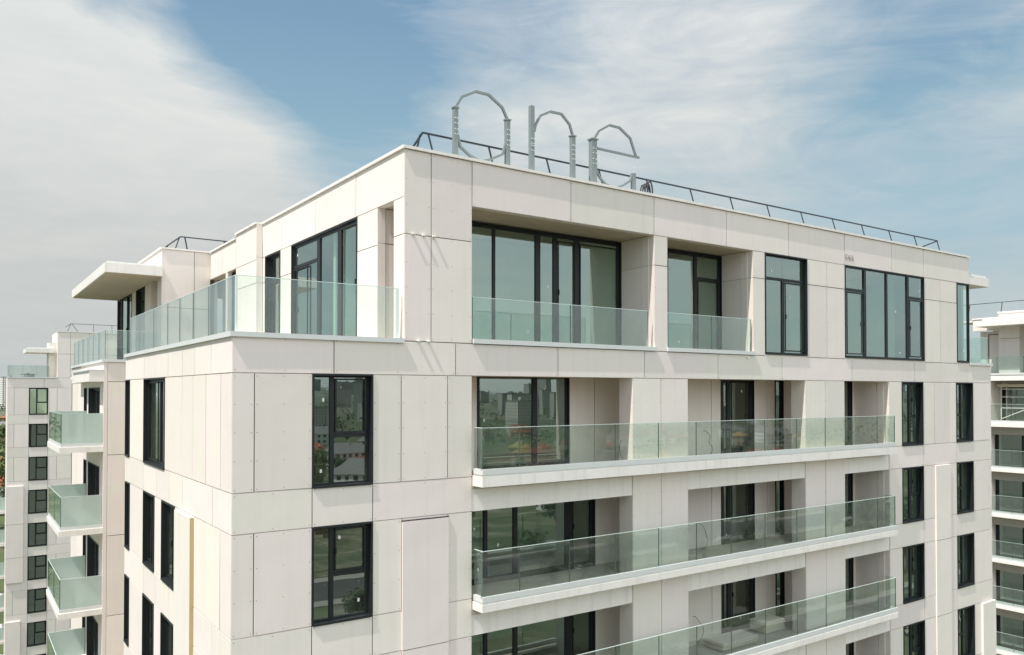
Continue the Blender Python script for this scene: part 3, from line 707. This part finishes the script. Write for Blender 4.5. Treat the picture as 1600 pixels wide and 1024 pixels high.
r = MB(); r.box(5.5, 5.6, -2.9, 11, 13.4, 37); r.box(1.6, 5.5, 3.5, 3.6, 13.4, 33.4); r.build('partition_wall', M['room'], EB)
m = MB(); FE2.box(m, E0-.05, E1, -.3, .45, 33.35, 33.70); FE2.box(m, E0-.05, E1, -.3, .48, 33.70, 33.82, 1); o = m.build('balcony', [M['white'], M['sill']], EB)
glass_row(o, FE2, spread(E0+.1, 2.5, 9), .36, 33.82, 34.85)
w = MB()
FE2.box(w, -8.2, 3, -.3, 0, 36.95, 37.62, 0); FE2.box(w, -9.9, -8.2, -.6, -.3, 36.6, 37.35, 0)
FE2.box(w, -8.2, -7.0, -.6, 0, 33.8, 36.0, 0); FE2.box(w, -8.2, -7.0, -.6, 0, 36.02, 36.95, 0)
FE2.box(w, -9.9, -8.3, -1.4, -1.3, 33.8, 36.6, 0); FE2.box(w, -7.0, -3, -1.5, -1.4, 36.3, 36.95, 0)
FE2.box(w, -7.0, -6.98, -1.4, -.6, 33.8, 36.9, 0)
w.build('penthouse_wall', M['panel'], EB)
window(EB, Frame(1.4, 0, 0, -1, -1, 0), -6.95, -1, 33.8, 36.3, .03, [(-6.2, .1), (-4.5, .1)], jamb=.08)
window(EB, Frame(1.3, 0, 0, -1, -1, 0), -9.4, -8.4, 33.8, 36.4, .03, jamb=.08)
c = MB(); FE2.box(c, -9.0, 3, -.2, 1.5, 36.75, 37.08); FE2.box(c, -8.6, 3, -.2, 1.3, 37.08, 37.2, 1); c.build('canopy', [M['white'], M['sill']], EB)
c = MB(); FE2.box(c, -8.25, 3, -.4, .05, 37.62, 37.72); FE2.box(c, -9.95, -8.25, -.7, -.25, 37.35, 37.43); FE2.box(c, -11, 3, -12, -.4, 37.2, 37.3); c.build('coping', M['white'], EB)
guard_rail('dark guard rail on the roof of the right-edge block', [(51.2, 14), (51.2, 2.5)], 38.45, 37.3, .3, [(51.2, y, -.3, 0) for y in (2.7, 4.5, 6.5, 8.5, 10.5, 12.5)])
# scaffold standing in the uppermost loggia of the east block
sf = thing('scaffold', 'pale tube scaffold under a timber board in the top loggia at the right edge', 'scaffold', (50.5, 4.0, 30.62))
def sbar(nm, p, q, wd=.05): m = MB(); m.bar(p, q, wd); return m.build(nm, M['white_steel'], sf)
for y in (-.5, 1.0, 2.6, 4.3):
    for x in (0, .75): sbar('upright', (x, y, 0), (x, y, 2.3))
for z in (1.0, 1.7, 2.2):
    for x in (0, .75): sbar('ledger', (x, -.5, z), (x, 4.3, z))
sbar('brace', (0, -.5, .25), (0, 1.0, 1.0)); sbar('brace', (0, 1.0, .3), (0, 2.6, 1.0)); sbar('brace', (0, 2.6, 1.05), (0, 4.3, .3))
m = MB(); m.box(-.1, .85, -.7, 4.5, 2.32, 2.37); m.box(-.12, -.08, -.7, 4.5, 2.37, 2.50); m.build('board', M['timber'], sf)

# ================================================================== GROUND, CITY
def groundmat():
    m, nt, out = newmat('ground_cover'); co = objco(nt); b = N(nt, 'ShaderNodeBsdfPrincipled', Roughness=.95)
    v = N(nt, 'ShaderNodeTexVoronoi', Scale=.018); nt.links.new(co, v.inputs['Vector'])
    patch = ramp(nt, v.outputs['Color'], [(.0, (.05, .075, .022)), (.35, (.085, .11, .035)), (.6, (.13, .12, .065)), (.8, (.20, .18, .14)), (1, (.07, .09, .03))])
    c = mixc(nt, ramp(nt, noise(nt, co, .05, 8, .7), [(.4, 0.0), (.62, 1.0)]), patch, (.035, .055, .018))
    c = mixc(nt, ramp(nt, noise(nt, co, .4, 4, .7), [(.55, 0.0), (.7, .6)]), c, (.17, .15, .10))
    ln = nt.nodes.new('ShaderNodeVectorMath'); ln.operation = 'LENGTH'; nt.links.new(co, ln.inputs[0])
    hz = N(nt, 'ShaderNodeMapRange'); hz.inputs['From Min'].default_value = 500; hz.inputs['From Max'].default_value = 4500; nt.links.new(ln.outputs['Value'], hz.inputs[0])  # aerial haze painted in: ground colour turns paler with distance
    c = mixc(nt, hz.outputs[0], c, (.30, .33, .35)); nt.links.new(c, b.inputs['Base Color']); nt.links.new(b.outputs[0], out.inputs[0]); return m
M['ground'] = groundmat()
g = MB(); R_ = [0, 60, 150, 300, 600, 1000, 1500, 2200, 3200, 5000, 9000]; NS = 72
def hgt(x, y):
    d = math.hypot(x, y)
    if d < 700: return 0
    k = min(1, (d-700)/1800)
    if y < 0: k = min(1.25, (d-700)/900)
    return k*(18+14*math.sin(x*.0017+1)+12*math.sin(y*.0023+x*.001)+5*math.sin(x*.006))
idx = []
for r_ in R_:
    idx.append([]); 
    for k in range(NS):
        a = 2*math.pi*k/NS; x, y = r_*math.cos(a), r_*math.sin(a); idx[-1].append(len(g.v)); g.v.append((x, y, hgt(x, y)))
for i in range(len(R_)-1):
    for k in range(NS):
        q = (idx[i][k], idx[i][(k+1)%NS], idx[i+1][(k+1)%NS], idx[i+1][k])
        g.f.append(q if i else (idx[0][0], q[2], q[3])); g.m.append(0)
o = g.build('ground', M['ground']); o['kind'] = 'structure'
M['asphalt'] = pbr('asphalt', (.055, .055, .055), .9, .2, .3)
M['paving'] = pbr('pale_paving', (.28, .26, .23), .9, .15, .5)
def lawnmat():
    m, nt, out = newmat('lawn'); co = objco(nt); b = N(nt, 'ShaderNodeBsdfPrincipled', Roughness=.95)
    a = noise(nt, co, .09, 9, .72, .5); c = ramp(nt, a, [(.32, (.04, .055, .025)), (.45, (.085, .105, .045)), (.52, (.15, .14, .08)), (.60, (.26, .22, .17)), (.72, (.36, .34, .30))])
    c = mixc(nt, ramp(nt, noise(nt, co, .8, 5, .75), [(.45, 0.0), (.6, .7)]), c, (.03, .045, .015)); nt.links.new(c, b.inputs['Base Color']); nt.links.new(b.outputs[0], out.inputs[0]); return m
M['lawn'] = lawnmat()
M['line'] = pbr('road_paint', (.6, .6, .57), .8, .1, 2)
def sheet(name, rects, mat, z):
    m = MB()
    for r_ in rects: m.quad([(r_[0], r_[2], z), (r_[1], r_[2], z), (r_[1], r_[3], z), (r_[0], r_[3], z)])
    o = m.build(name, M[mat], recalc=False); o['kind'] = 'structure'; return o
sheet('lawn', [(-60, 120, -34, -9), (-60, 120, -95, -58), (-160, 220, -210, -120)], 'lawn', .05)
sheet('road', [(-300, 400, -56, -44), (-300, 400, -116, -104), (18, 28, -44, -9), (-300, 400, -256, -244)], 'asphalt', .06)
m = MB()
for (x0, x1, y0, y1) in ((-300, 400, -58, -56), (-300, 18, -44, -42), (28, 400, -44, -42), (-300, 400, -119, -116), (-300, 400, -104, -101), (-60, 120, -9, -1.5), (-60, 18, -27, -25)): m.box(x0, x1, y0, y1, .0, .14)
o = m.build('pavement', M['paving']); o['kind'] = 'structure'
m = MB()
for k in range(60): m.quad([(-200+k*9, -50.15, .07), (-196+k*9, -50.15, .07), (-196+k*9, -49.85, .07), (-200+k*9, -49.85, .07)])
o = m.build('road_marking', M['line'], recalc=False); o['kind'] = 'structure'

def citymat(name, wall, dark=(.03, .035, .04), sx=3.2, sz=3.0):
    m, nt, out = newmat(name); co = objco(nt); b = N(nt, 'ShaderNodeBsdfPrincipled', Roughness=.8)
    sp = nt.nodes.new('ShaderNodeSeparateXYZ'); nt.links.new(co, sp.inputs[0])
    h = math_(nt, 'ADD', sp.outputs[0], sp.outputs[1])
    fx = math_(nt, 'FRACT', math_(nt, 'DIVIDE', h, sx)); fz = math_(nt, 'FRACT', math_(nt, 'DIVIDE', sp.outputs[2], sz))
    a = math_(nt, 'MULTIPLY', math_(nt, 'GREATER_THAN', fx, .45), math_(nt, 'LESS_THAN', fx, .9)); a = math_(nt, 'MULTIPLY', a, math_(nt, 'MULTIPLY', math_(nt, 'GREATER_THAN', fz, .35), math_(nt, 'LESS_THAN', fz, .85)))
    c = mixc(nt, a, wall, dark); nt.links.new(c, b.inputs['Base Color']); nt.links.new(b.outputs[0], out.inputs[0]); return m
CM = [citymat('pale_block', (.72, .70, .65)), citymat('grey_block', (.48, .48, .47)), citymat('buff_block', (.66, .55, .40)), citymat('brick_block', (.38, .19, .13)), citymat('white_block', (.85, .84, .81))]
RF = [pbr('red_tile_roof', (.30, .09, .05), .8, .2, 1), pbr('grey_flat_roof', (.2, .2, .2), .9, .1, 1), pbr('ochre_tile_roof', (.50, .33, .12), .8, .2, 1)]
def block_mesh(wx, wy, h, cm, kind, rf):
    m = MB(); z0 = -8
    if kind == 'flat':
        m.box(-wx/2, wx/2, -wy/2, wy/2, z0, h, 0); m.box(-wx/2-.2, wx/2+.2, -wy/2-.2, wy/2+.2, h, h+.8, 1); m.box(-2, 3, -2, 2, h+.8, h+3.5, 0)
        for k in range(int(wx//9)): x = -wx/2+4+9*k; m.box(x, x+3.2, -wy/2-1.3, -wy/2, 3, h-1.5, 0)
    else:
        m.box(-wx/2, wx/2, -wy/2, wy/2, z0, h, 0); e = .6
        a = [(-wx/2-e, -wy/2-e, h), (wx/2+e, -wy/2-e, h), (wx/2+e, wy/2+e, h), (-wx/2-e, wy/2+e, h)]; r1, r2 = (-wx/2+wy*.3, 0, h+wy*.32), (wx/2-wy*.3, 0, h+wy*.32)
        m.quad([a[0], a[1], r2, r1], 1); m.quad([a[2], a[3], r1, r2], 1); m.quad([a[1], a[2], r2], 1); m.quad([a[3], a[0], r1], 1); m.quad(a, 1)
        m.box(1, 1.8, 1, 1.8, h, h+wy*.32+1, 0)
    me = m.build('tmp', [CM[cm], RF[rf]]); d = me.data; bpy.data.objects.remove(me); return d
bl = [block_mesh(48, 14, 27, 4, 'flat', 1), block_mesh(22, 20, 42, 0, 'flat', 1), block_mesh(36, 15, 33, 1, 'flat', 1), block_mesh(60, 13, 18, 2, 'flat', 1), block_mesh(20, 18, 54, 1, 'flat', 1), block_mesh(26, 16, 30, 0, 'flat', 1)]
ho = [block_mesh(13, 9, 6, 0, 'gable', 0), block_mesh(11, 9, 6.5, 2, 'gable', 2), block_mesh(18, 11, 7, 3, 'gable', 0), block_mesh(24, 14, 9, 4, 'gable', 1), block_mesh(12, 10, 5, 2, 'gable', 0)]
def put(me, name, x, y, rz, label, cat, group, s=1):
    o = bpy.data.objects.new(name, me); COL.objects.link(o); o.location = (x, y, hgt(x, y)); o.rotation_euler = (0, 0, rz); o.scale = (s, s, s); tag(o, label, cat, group); return o
rnd = random.Random(11)
# town beyond the left edge of the frame
lh = [(8, 255, 0), (-2, 238, 1), (14, 310, 2), (3, 345, 0), (16, 380, 4), (2, 420, 2), (20, 470, 0), (6, 520, 1), (26, 600, 3), (10, 700, 0), (40, 820, 2), (20, 960, 3), (55, 1100, 0)]
lt = ['small house with red tiled roof among trees beyond the left-edge block'] 
for i, (x, y, k) in enumerate(lh): put(ho[k], 'house', x, y, rnd.uniform(-.6, .6), lt[0] if i else 'nearest red roofed house beyond the left-edge block', 'house', 'small houses beyond the left edge')
for (x, y, k) in ((60, 1300, 1), (-10, 1450, 5), (95, 1600, 2), (30, 1750, 0), (120, 1900, 4)): put(bl[k], 'apartment_tower', x, y, rnd.uniform(-.3, .3), 'faint far apartment tower on the horizon at the left edge', 'building', 'far towers on the left horizon')
# the city the windows mirror (south of the block)
def azi(t): return math.radians(t)
for i in range(190):
    d = 240+1900*(i/190)**1.15+rnd.uniform(-25, 25); t = azi(rnd.uniform(-6, 74)); x, y = -4+d*math.sin(t), 16-d*math.cos(t)
    near = d < 620 and i % 6
    if abs(y+250) < 22 or abs(y+110) < 25: y -= 34
    if near: put(rnd.choice(ho), 'house', x, y, rnd.uniform(-1, 1), 'low pitched-roof house in the town mirrored by the balcony windows', 'house', 'houses mirrored in the windows', rnd.uniform(.65, 1.0))
    elif d < 520: continue
    else: put(rnd.choice(bl), 'apartment_tower', x, y, rnd.uniform(-.5, .5), 'apartment tower on the skyline mirrored by the balcony windows', 'building', 'towers mirrored in the windows', rnd.uniform(.45, .9))

for i in range(48):
    d = rnd.uniform(150, 560); t = azi(rnd.uniform(10, 58)); x, y = -4+d*math.sin(t), 16-d*math.cos(t)
    if abs(y+250) < 22 or abs(y+110) < 25: y -= 42
    put(rnd.choice(ho), 'house', x, y, rnd.uniform(-1, 1), 'low pitched-roof house in the town mirrored by the balcony windows', 'house', 'houses mirrored in the windows', rnd.uniform(.6, 1.0))
# trees: tapered trunk, limbs, crown of many leaf clumps
def leafmat(name, a, b_):
    m, nt, out = newmat(name); b = N(nt, 'ShaderNodeBsdfPrincipled', Roughness=.7)
    g = nt.nodes.new('ShaderNodeNewGeometry').outputs['Random Per Island']; c = mixc(nt, g, a, b_)
    nt.links.new(c, b.inputs['Base Color']); nt.links.new(b.outputs[0], out.inputs[0]); return m
LM = [leafmat('leaf_dark', (.025, .05, .014), (.07, .11, .03)), leafmat('leaf_light', (.05, .085, .02), (.12, .16, .045))]
BK = pbr('bark', (.10, .075, .05), .9, .2, 2)
def tree_mesh(seed, h, w_, nl):
    r = random.Random(seed); t = MB(); t.tube([(0, 0, -1), (r.uniform(-.2, .2), .1, h*.3), (r.uniform(-.4, .4), 0, h*.65)], .28, 7)
    cl = []
    for k in range(9):
        a = r.uniform(0, 6.28); q = (math.cos(a)*w_*r.uniform(.25, .8), math.sin(a)*w_*r.uniform(.25, .8), h*r.uniform(.45, .92)); t.tube([(0, 0, h*r.uniform(.25, .5)), tuple(.6*c for c in q[:2])+(q[2]*.9,)], .09, 5); cl.append((q, r.uniform(.3, .55)*w_))
    cl.append(((0, 0, h*.85), w_*.5))
    c = MB()
    for i in range(nl):
        q, s = r.choice(cl); d = Vector((r.gauss(0, 1), r.gauss(0, 1), r.gauss(0, 1))).normalized()*s*r.uniform(.55, 1.05); p = Vector(q)+d; p.z = max(p.z, h*.22)
        n = (d+Vector((r.uniform(-.5, .5), r.uniform(-.5, .5), .6))*s*.6).normalized(); u = n.cross(Vector((r.random(), r.random(), .3))).normalized(); v = n.cross(u); z = r.uniform(.16, .34)*w_/3
        c.quad([p-u*z, p+v*z*.6, p+u*z, p-v*z*.6])
    return t, c
tm = []
for s_, h, w_, k in ((1, 9, 3.4, 0), (2, 12, 4.2, 1), (3, 7.5, 3.0, 0)):
    t, c = tree_mesh(s_, h, w_, 1500); a = t.build('t', BK); b = c.build('c', LM[k], recalc=False); tm.append((a.data, b.data)); bpy.data.objects.remove(a); bpy.data.objects.remove(b)
def tree(x, y, k, label, group, s=1):
    e = thing('tree', label, 'tree', (x, y, hgt(x, y)), group); e.scale = (s, s, s); e.rotation_euler = (0, 0, rnd.uniform(0, 6))
    for nm, me in zip(('trunk', 'crown'), tm[k]):
        o = bpy.data.objects.new(nm, me); COL.objects.link(o); o.parent = e
for i in range(46):
    y = 130+i*13+rnd.uniform(-5, 5); x = .06*y-6+rnd.uniform(-14, 14)
    tree(x, y, rnd.randrange(3), 'leafy green tree standing between the houses beyond the left-edge block', 'trees beyond the left edge', rnd.uniform(.8, 1.4))
for i in range(130):
    d = rnd.uniform(45, 420); t = azi(rnd.uniform(0, 72)); x, y = -4+d*math.sin(t), 16-d*math.cos(t)
    if -60 < y < -40 or -120 < y < -99 or y > -20: continue
    tree(x, y, rnd.randrange(3), 'leafy tree on the open ground mirrored by the lower windows', 'trees mirrored in the windows', rnd.uniform(.7, 1.3))
# far woodland between the towers: reads as one mass
wd = MB(); 
for i in range(5200):
    d = rnd.uniform(520, 2300); t = azi(rnd.uniform(-10, 80)) if i % 4 else azi(rnd.uniform(172, 186)); x, y = -4+d*math.sin(t), 16-d*math.cos(t)
    z = hgt(x, y); h = rnd.uniform(4, 9); cx, cy = x, y
    for k in range(9):
        s = rnd.uniform(.7, 1.7); x, y, h = cx+rnd.gauss(0, 2.2), cy+rnd.gauss(0, 2.2), rnd.uniform(2, 18)
        u = Vector((rnd.gauss(0, 1), rnd.gauss(0, 1), rnd.gauss(0, .5))).normalized()*s; v = u.cross(Vector((rnd.gauss(0, 1), rnd.gauss(0, 1), rnd.gauss(0, 1)))).normalized()*s; c = Vector((x, y, z+h*.5))
        wd.quad([c-u, c-v*.7, c+u, c+v*.7])
o = wd.build('woodland', LM[0], recalc=False); o['kind'] = 'stuff'; tag(o, 'dark green far woodland filling the gaps between houses and towers', 'woodland')

# ================================================================== SKY, SUN, CAMERA
world = bpy.data.worlds.new('World'); sc.world = world; world.use_nodes = True; nt = world.node_tree; nt.nodes.clear()
out = nt.nodes.new('ShaderNodeOutputWorld'); bg = nt.nodes.new('ShaderNodeBackground'); bg.inputs[1].default_value = .10
SD = Vector((-.55, -.09, 1)).normalized()
sky = nt.nodes.new('ShaderNodeTexSky'); sky.sky_type = 'NISHITA'; sky.sun_disc = False
sky.sun_elevation = math.radians(60.9); sky.sun_rotation = math.radians(260.7); sky.air_density = 1.2; sky.dust_density = 2.5; sky.ozone_density = 1.5; sky.altitude = 100
co = nt.nodes.new('ShaderNodeTexCoord').outputs['Generated']
def blob(d, ang, wgt):
    v = nt.nodes.new('ShaderNodeVectorMath'); v.operation = 'DOT_PRODUCT'; nt.links.new(co, v.inputs[0]); v.inputs[1].default_value = Vector(d).normalized()
    k = 2/(math.radians(ang)**2); e = math_(nt, 'EXPONENT', math_(nt, 'MULTIPLY', math_(nt, 'SUBTRACT', v.outputs['Value'], 1), k))
    return math_(nt, 'MULTIPLY', e, wgt)
CL = [((.06,.95,.31), 8, .6), ((.17,.95,.25), 7, .5), ((.19,.956,.20), 9, .4), ((.09,.99,.11), 9, .35), ((-.05,.94,.25), 14, .6), ((.28,.91,.318), 3, .38), ((.30,.93,.24), 4, .25), ((.35,.91,.215), 5, .25),
      ((.66,.66,.34), 7.5, .48), ((.54,.785,.295), 4, .32), ((.74,.58,.39), 5, .25), ((.76,.60,.21), 6, .26), ((.60,.74,.27), 4, .20), ((.89,.38,.28), 4, .18), ((.0,-.9,.45), 50, .45), ((.5,.3,.9), 25, .1),
      ((.20,.91,.40), 3.5, -.35), ((.26,.885,.385), 4, -.45), ((.30,.885,.355), 4, -.42), ((.34,.86,.40), 6, -.40), ((.41,.85,.34), 5.5, -.30), ((.35,.90,.275), 3.5, -.25), ((.115,.91,.405), 2.2, -.45), ((.835,.43,.35), 6, -.26), ((.71,.66,.245), 2.6, -.16), ((.56,.72,.42), 3.5, -.12), ((.93,.33,.22), 6, -.15)]
den = None
for c in CL:
    b = blob(*c); den = b if den is None else math_(nt, 'ADD', den, b)
sx = nt.nodes.new('ShaderNodeMapping'); sx.inputs['Scale'].default_value = (1.0, 1.0, 3.4); sx.inputs['Rotation'].default_value = (.25, .35, .3); nt.links.new(co, sx.inputs[0])
n1 = N(nt, 'ShaderNodeTexNoise', Scale=2.6, Detail=10, Roughness=.60, Distortion=.9); nt.links.new(sx.outputs[0], n1.inputs['Vector'])
n2 = N(nt, 'ShaderNodeTexNoise', Scale=9, Detail=6, Roughness=.6, Distortion=1.0); nt.links.new(sx.outputs[0], n2.inputs['Vector'])
d = math_(nt, 'ADD', den, math_(nt, 'MULTIPLY', math_(nt, 'SUBTRACT', n1.outputs[0], .5), 1.45)); d = math_(nt, 'ADD', d, math_(nt, 'MULTIPLY', math_(nt, 'SUBTRACT', n2.outputs[0], .5), .55))
cov = ramp(nt, math_(nt, 'ADD', d, .33), [(-.05 if 0 else .0, 0.02), (.40, .42), (.98, 1.0)])
sep = nt.nodes.new('ShaderNodeSeparateXYZ'); nt.links.new(co, sep.inputs[0])
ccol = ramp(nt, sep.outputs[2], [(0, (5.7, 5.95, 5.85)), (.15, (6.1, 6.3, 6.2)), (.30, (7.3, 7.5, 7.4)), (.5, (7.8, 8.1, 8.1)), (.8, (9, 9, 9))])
blue = ramp(nt, sep.outputs[2], [(0, (4.7, 5.9, 6.2)), (.2, (3.7, 5.7, 6.7)), (.30, (3.0, 4.9, 6.1)), (.42, (2.15, 3.75, 5.45)), (1, (1.6, 2.6, 4.2))])
skyc = mixc(nt, .85, sky.outputs[0], blue)
bk = math_(nt, 'MULTIPLY', math_(nt, 'MULTIPLY', sep.outputs[1], -1.0), math_(nt, 'ADD', math_(nt, 'MULTIPLY', sep.outputs[2], 1.1), .95)); bk = math_(nt, 'ADD', math_(nt, 'MAXIMUM', bk, 0), 1)  # sky brightened behind the camera, out of view, to lift facade and loggia light
ctex = ramp(nt, math_(nt, 'ADD', math_(nt, 'MULTIPLY', n1.outputs[0], .7), math_(nt, 'MULTIPLY', n2.outputs[0], .3)), [(.3, (.88, .90, .92)), (.62, (1.05, 1.045, 1.03))])
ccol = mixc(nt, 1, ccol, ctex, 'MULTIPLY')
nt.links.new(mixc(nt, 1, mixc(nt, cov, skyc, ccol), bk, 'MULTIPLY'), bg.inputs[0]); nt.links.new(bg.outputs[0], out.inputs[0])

sun = bpy.data.lights.new('sun', 'SUN'); sun.energy = 5.4; sun.angle = math.radians(.5); sun.color = (1, .965, .92)
so = bpy.data.objects.new('sun', sun); COL.objects.link(so); so.location = (-40, -10, 80); so.rotation_euler = SD.to_track_quat('Z', 'Y').to_euler()

cam = bpy.data.cameras.new('camera'); co_ = bpy.data.objects.new('camera', cam); COL.objects.link(co_); sc.camera = co_
yaw, pit = math.radians(34.933), math.radians(.820)
F_ = Vector((math.sin(yaw)*math.cos(pit), math.cos(yaw)*math.cos(pit), math.sin(pit)))
co_.location = (-4.3895, -15.6885, 32.6248); co_.rotation_euler = F_.to_track_quat('-Z', 'Y').to_euler()
cam.sensor_width = 36; cam.lens = 1249.2/1600*36; cam.shift_y = 83.1/1600; cam.clip_end = 20000; cam.clip_start = .1

sc.view_settings.view_transform = 'Standard'; sc.view_settings.look = 'None'; sc.view_settings.exposure = 0
sc.render.engine = 'CYCLES'; sc.cycles.max_bounces = 12; sc.cycles.diffuse_bounces = 7; sc.cycles.transparent_max_bounces = 24; sc.cycles.caustics_reflective = False
